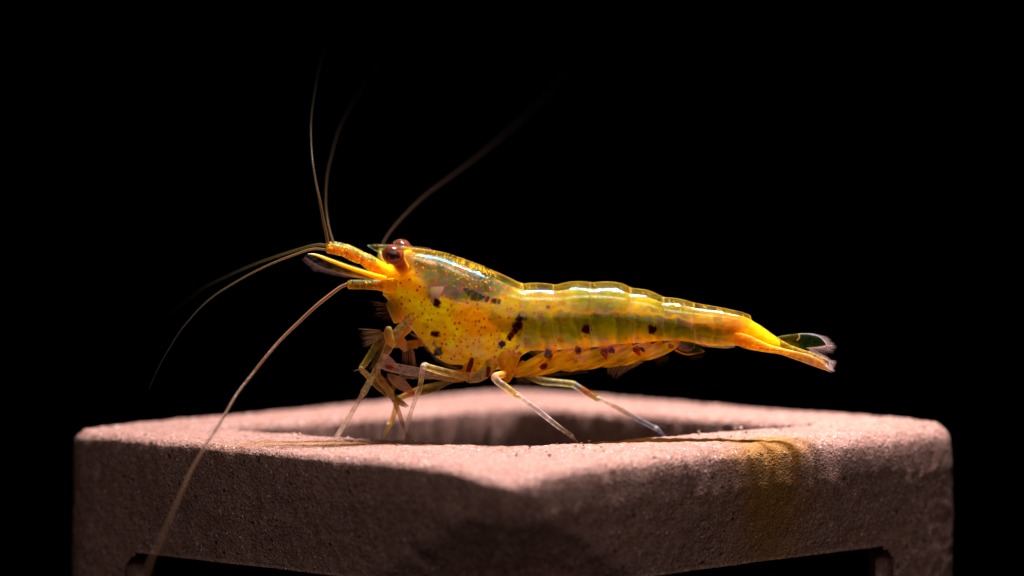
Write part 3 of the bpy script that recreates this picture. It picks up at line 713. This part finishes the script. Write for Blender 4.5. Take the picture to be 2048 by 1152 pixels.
leg([(960, 722, 140, 12, Y1, .7), (930, 752, 150, 9, Y1, .6), (900, 762, 155, 6, Y2, .5), (865, 776, 162, 10, (165, 130, 60), .5), (835, 784, 170, 9.5, (170, 110, 60), .5), (818, 789, 176, 8, (190, 110, 60), .6), (804, 795, 180, 6.5, (180, 150, 60), .6), (796, 800, 184, 6, (175, 140, 50), .6), (790, 822, 200, 6, (170, 120, 40), .5), (783, 843, 218, 5, (180, 130, 40), .6), (778, 850, 224, 6.5, (215, 170, 120), .7), (773, 862, 235, 4, (150, 115, 40), .5), (768, 872, 246, 2, (140, 110, 50), .5)], n=140)
leg([(826, 632, 62, 9, (235, 170, 110), .5), (812, 643, 56, 8, Y2, .6), (797, 662, 50, 9.5, Y2, .6), (785, 680, 50, 9.5, Y2, .55), (775, 698, 52, 9, Y2, .45), (768, 712, 55, 7.5, (235, 200, 170), .6), (760, 728, 60, 6.5, (215, 170, 130), .6), (754, 745, 64, 7, Y2, .5), (762, 760, 68, 7.5, (200, 140, 60), .5), (778, 782, 76, 7.5, Y2, .5), (786, 795, 80, 6.5, (190, 140, 80), .5), (797, 822, 86, 5, (185, 130, 80), .5), (808, 856, 92, 4, (170, 130, 80), .45), (818, 876, 96, 2.5, G1, .5), (832, 885, 97, 1.2, G1, .6)])
leg([(845, 685, 130, 8, Y1, .7), (805, 688, 140, 8, Y2, .6), (775, 672, 150, 8, Y2, .5), (762, 676, 152, 8, (170, 155, 70), .5), (748, 698, 156, 7.5, (165, 150, 65), .5), (732, 724, 160, 7, (190, 165, 60), .5), (723, 737, 160, 6, (200, 160, 70), .6), (732, 748, 155, 6, Y2, .6), (750, 766, 148, 7, (185, 140, 70), .5), (772, 785, 142, 7.5, (180, 145, 40), .55), (786, 795, 136, 7, (185, 145, 50), .6), (798, 804, 132, 4, (175, 140, 60), .6), (813, 815, 130, 1.2, (170, 130, 60), .7)])
leg([(835, 690, 120, 8, Y1, .7), (790, 688, 126, 8, Y2, .6), (768, 690, 130, 7.5, (200, 130, 80), .5), (760, 700, 132, 7, (130, 110, 30), .5), (750, 730, 136, 6.5, (130, 115, 30), .5), (752, 745, 138, 5, Y2, .5)], n=90)
leg([(925, 745, 130, 8, Y1, .6), (860, 752, 138, 7, Y2, .5), (812, 752, 142, 6, G2, .4), (797, 760, 146, 6, (190, 140, 90), .5), (788, 773, 148, 5.5, (180, 135, 70), .5), (782, 787, 150, 4, Y2, .6), (785, 800, 150, 3, Y2, .6), (806, 813, 138, 1, (170, 130, 60), .7)], n=90)
tube('claw', [(786, 792, 130, 5, 180, 140, 60, .6), (798, 800, 126, 4, 175, 135, 60, .6), (808, 806, 124, 2.5, 170, 130, 60, .7), (817, 813, 124, .8, 160, 120, 60, .8)], M_limb, root, n=30)
# mouthparts
tube('mouthpart', [(778, 654, 40, 4.5, 205, 150, 75, .6), (777, 660, 38, 8, 200, 155, 90, .3), (777, 670, 38, 8.8, 210, 155, 70, .3), (781, 682, 42, 8.5, 225, 165, 60, .4), (787, 690, 50, 6, 240, 170, 60, .8)], M_soft, root, n=40, k=28)
tube('mouthpart', [(820, 655, 80, 7, 235, 165, 30, .8), (800, 672, 84, 9, 215, 140, 60, .75), (806, 690, 84, 9, 215, 140, 75, .75), (812, 702, 84, 4, 220, 150, 90, .7)], M_soft, root, n=40, k=24)
tube('mouthpart', [(800, 640, 90, 14, 240, 165, 8, .9), (790, 618, 84, 14, 170, 130, 20, .8), (784, 606, 82, 12, 150, 120, 25, .7), (781, 600, 82, 8, 160, 120, 25, .8)], M_soft, root, n=30, k=28)
tube('mouthpart', [(775, 747, 100, 1.5, 190, 140, 90, .5), (785, 756, 100, 8, 220, 175, 130, .35), (802, 768, 100, 11, 225, 180, 145, .35), (818, 780, 100, 7, 220, 170, 120, .4), (828, 788, 100, 1.5, 190, 130, 60, .5)], M_limb, root, n=40, k=20)
tube('mouthpart', [(768, 712, 58, 6, 225, 185, 160, .5), (778, 722, 60, 8, 215, 170, 150, .5), (792, 732, 64, 4, 215, 170, 150, .4), (800, 738, 66, 1, 215, 170, 150, .4)], M_limb, root, n=30)
it = []
fringe([(803, 690), (822, 690), (828, 705)], [(.05, 1), (.1, 1)], [34, 42, 30], 90, 75, 100, r=.35)
fringe([(783, 608), (792, 625), (800, 632)], [(-.97, -.15), (-.8, .55)], [40, 44, 20], 34, 85, 130, r=.28)
fringe([(760, 660), (768, 668), (764, 676)], [(-.98, -.1), (-.85, .5)], [40, 46, 40], 44, 120, 160, r=.3)
fringe([(790, 765), (815, 778)], [(-.6, -.5), (-.5, -.4)], [18, 22], 34, 92, 104, r=.3)
fringe([(812, 662), (835, 672)], [(.75, .55), (.75, .6)], [24, 26], 16, 70, 90, r=.3)
fringe([(764, 758), (772, 772)], [(.85, -.35), (.85, -.3)], [20, 22], 12, 66, 72, r=.3)
setae('setae', it, M_hair, root, lin((210, 165, 120)), .38)
it = []
fringe([(852, 694), (875, 718), (899, 731), (914, 735)], [(-.75, .55), (-.3, .9)], [6, 9, 8], 30, 52, 60, r=.3)
fringe([(755, 662), (745, 690), (728, 725), (722, 736)], [(-.8, -.1), (-.8, .1)], [4, 5, 5], 12, 158, 160, r=.3)
fringe([(770, 680), (752, 712), (738, 735)], [(.7, .7), (.8, .6)], [6, 6], 12, 150, 160, r=.3)
fringe([(727, 790), (700, 832), (680, 866)], [(-.7, .2), (-.7, .2)], [3, 3], 10, 104, 170, r=.25)
it.append((at(724, 737, 160), at(706, 742, 158), .8 * P, (0, 0, 0)))
it.append((at(810, 641, 52), at(786, 636, 50), 1.1 * P, (0, 0, 0)))
fringe([(850, 740), (900, 750), (940, 765)], [(-.2, 1), (.1, 1)], [5, 7], 12, 15, 30, r=.22)
fringe([(1040, 795), (1090, 830), (1140, 866)], [(.6, -.7), (.6, -.7)], [4, 5], 16, 0, 26, r=.22)
fringe([(1205, 798), (1260, 825), (1310, 852)], [(.6, -.7), (.6, -.7)], [4, 5], 16, 186, 198, r=.22)
fringe([(1205, 806), (1260, 834), (1308, 858)], [(-.4, .9), (-.4, .9)], [4, 5], 14, 186, 198, r=.22)
fringe([(790, 812), (800, 850), (812, 876)], [(-.9, .1), (-.9, .3)], [4, 5], 14, 88, 96, r=.22)
fringe([(1035, 756), (1062, 760)], [(-.4, .9), (-.3, .9)], [12, 10], 12, 60, 90, r=.28)
fringe([(1085, 768), (1100, 768)], [(.3, .9), (.3, .9)], [6, 5], 5, 158, 160, r=.3)
for kx, ky, kd, kr in ((848, 733, 4, 5.5), (761, 730, 56, 6), (728, 785, 100, 5.5), (1035, 792, -24, 5), (1142, 871, 26, 4), (1196, 797, 182, 5), (1312, 857, 196, 4.5), (769, 713, 52, 6), (778, 850, 220, 5.5), (723, 737, 156, 5), (785, 795, 78, 5)):
    ellipsoid('joint', kx, ky, kd, kr, kr, kr * .85, M_joint, root, nu=16, nv=12, tilt=.5)
tube('dark_patch', [(771, 733, 50, 1.5, 190, 80, 20, .8), (777, 734, 49, 4.5, 150, 50, 8, .85), (783, 735, 49, 4, 165, 60, 12, .8), (789, 736, 51, 1, 190, 90, 30, .6)], M_limb, root, n=16, k=12, flat=.4)
setae('leg_spines', it, M_hair, root, lin((220, 185, 150)), .5)

# swimmerets folded forward beneath the abdomen, near and far
for dy in (-10, 26):
    for i, (bx, by, tx, ty, w) in enumerate([(1112, 704, 1022, 752, 15), (1160, 700, 1040, 750, 16), (1178, 700, 1052, 748, 15), (1240, 695, 1112, 738, 16), (1262, 694, 1150, 737, 13), (1300, 691, 1195, 731, 14), (1324, 690, 1228, 729, 11), (1358, 686, 1268, 717, 11)]):
        mx, my = (bx + tx) / 2, (by + ty) / 2 + 3
        yy = 95 + dy
        tube('pleopod', [(bx, by - 6, yy, 5, 250, 180, 10, .8), (bx * .85 + tx * .15, by * .85 + ty * .15, yy, w * .8, 255, 215, 15, .55), (mx, my, yy, w, 250, 215, 20, .5), (bx * .2 + tx * .8, by * .2 + ty * .8 + 2, yy, w * .75, 250, 205, 20, .5), (tx, ty, yy, 1.5, 210, 150, 30, .5)],
             M_fan, root, n=110, k=24, flat=.28, colf=lambda v, c, o: (lambda px, py: (c * (1 + .9 * (nfield(px * .12 + 0 * py, (py + .42 * px), 2.2, 61) - .5))[:, None], np.clip(o + .5 * (nfield(px * .1, py + .42 * px, 2.0, 62) - .5), .1, 1)))(*proj(v)))
tube('pleopod', [(1358, 692, 90, 5, 150, 140, 20, .6), (1375, 694, 90, 12, 80, 85, 15, .5), (1395, 700, 90, 8, 70, 80, 20, .45), (1409, 703, 90, 1, 200, 150, 30, .6)], M_fan, root, n=50, k=20, flat=.3)
tube('pleopod', [(1350, 700, 90, 2, 240, 160, 20, .8), (1375, 709, 90, 1.5, 235, 160, 30, .8), (1408, 703, 90, .8, 230, 160, 40, .8)], M_hair, root, n=30, k=8)
tube('dark_patch', [(1079, 735, 62, 2, 90, 20, 8, 1), (1084, 734, 60, 6, 45, 8, 4, 1), (1091, 731, 60, 6, 45, 8, 4, 1), (1096, 729, 62, 2, 100, 25, 8, 1)], M_soft, root, n=20, k=16, flat=.3)
for pp in ([(1093, 697, 66, 2), (1095, 703, 64, 6), (1099, 709, 64, 6.5), (1100, 718, 66, 3.5), (1101, 722, 68, 1)], [(1203, 696, 60, 3), (1206, 701, 58, 7.5), (1210, 708, 60, 6.5), (1212, 715, 64, 3.5), (1213, 720, 66, 1)], [(1210, 702, 58, 3), (1217, 699, 58, 4.5), (1223, 697, 58, 4.5), (1226, 694, 60, 1.5)],
           [(1266, 695, 62, 2.5), (1270, 698, 60, 6.5), (1275, 703, 60, 5.5), (1279, 709, 64, 3.5), (1281, 712, 66, 1)], [(1273, 699, 60, 3), (1279, 697, 60, 4), (1285, 698, 60, 4), (1288, 701, 62, 1)], [(1336, 688, 66, 1.5), (1340, 691, 64, 4.5), (1344, 694, 66, 3), (1346, 697, 68, 1)], [(1152, 692, 56, 2), (1155, 697, 55, 5.5), (1157, 702, 58, 3.5), (1158, 705, 60, 1)]):
    tube('dark_patch', [(x, y, d, r, 62, 11, 4, .93) for x, y, d, r in pp], M_soft, root, n=24, k=16, flat=.22)
for pts in ([(945, 716, 7), (941, 728, 8), (936, 744, 8)], [(977, 722, 6), (976, 738, 7), (973, 754, 7)]):
    tube('dark_patch', [(x, y, d, r, 55, 10, 4, .95) for (x, y, d), r in zip([(pts[0][0], pts[0][1], 52), (pts[1][0], pts[1][1], 40), (pts[2][0], pts[2][1], 36)], (3.5, 5.5, 5))], M_soft, root, n=20, k=16, flat=.4)
it = []
fringe([(1035, 756), (1100, 748), (1170, 741)], [(.8, .4), (.7, .5)], [10, 14, 12], 60, 60, 130, r=.28)
fringe([(1215, 736), (1250, 730), (1290, 721)], [(-.1, 1), (-.85, .5)], [12, 34, 26], 60, 60, 110, r=.32)
fringe([(1310, 718), (1335, 712)], [(.2, 1), (.3, .9)], [16, 12], 10, 80, 100, r=.28)
fringe([(1380, 708), (1405, 704)], [(.1, 1), (.3, .9)], [14, 12], 10, 85, 95, r=.25)
fringe([(1040, 762), (1070, 765)], [(-.4, .9), (-.3, .9)], [12, 10], 8, 85, 110, r=.28)
setae('setae', it, M_hair, root, lin((200, 160, 120)), .38)

# ------------------------------------------------------------------ algae threads on the cube
it = []
for i in range(150):
    x = rng.uniform(-1.35, 1.35); t = rng.random()
    u = abs(x) / 1.4
    yy = 1.075 - 1.1 * (1 - u) + rng.uniform(-.12, .06)
    z = x * .0085 - .01
    h = rng.uniform(.01, .035) if rng.random() < .75 else rng.uniform(.04, .10)
    it.append(((x, yy, z), (x + rng.normal(0, .018), yy + rng.normal(0, .02), z + h), .0007, (rng.normal(0, .008), 0, 0)))
o = setae('algae', it, M_hair, None, lin((130, 100, 70)), .4)
o['label'] = 'short fine algae threads growing on the near inner rim of the clay cube'; o['category'] = 'algae'

# ------------------------------------------------------------------ loose grit on the rim
V, F = [], []
for i in range(70):
    x = rng.uniform(-1.7, 1.9); u = abs(x) / 1.5
    y0 = max(1.075 - 1.15 * (1 - u), .0) if u < 1 else 1.0
    yy = y0 - rng.uniform(.05, .75) * (1 if u < 1 else .5)
    r = rng.uniform(.004, .011); z = x * .0085 + r * .2
    n = 7
    th = np.linspace(0, 2 * math.pi, n, endpoint=False)
    rr = r * rng.uniform(.6, 1.2, (3, n))
    ring = [np.column_stack([x + rr[k] * s_ * np.cos(th), yy + rr[k] * s_ * np.sin(th), np.full(n, z + h * r)]) for k, (s_, h) in enumerate(((.8, -.5), (1, .1), (.6, .7)))]
    o0 = sum(len(v) for v in V); V.append(np.vstack(ring)); F += gridfaces(3, n, True, o0).tolist(); F.append([o0 + 2 * n + k for k in range(n)])
V = np.vstack(V)
gc = np.repeat(np.where(rng.random((70, 1)) < .45, lin((45, 30, 25)), lin((190, 150, 125))), 21, axis=0)
def grit_mat():
    m = N('grit'); a = m.n('Attribute', attribute_name='col').outputs['Color']
    return m.done(m.n('BsdfPrincipled', {'Base Color': a, 'Roughness': .7}).outputs[0])
o = link('grit', mesh('grit', V, F, gc, 1.0, smooth=False), grit_mat(), None, 'stuff')
o['label'] = 'loose dark and pale grit grains scattered on the flat top of the clay cube'; o['category'] = 'grit'
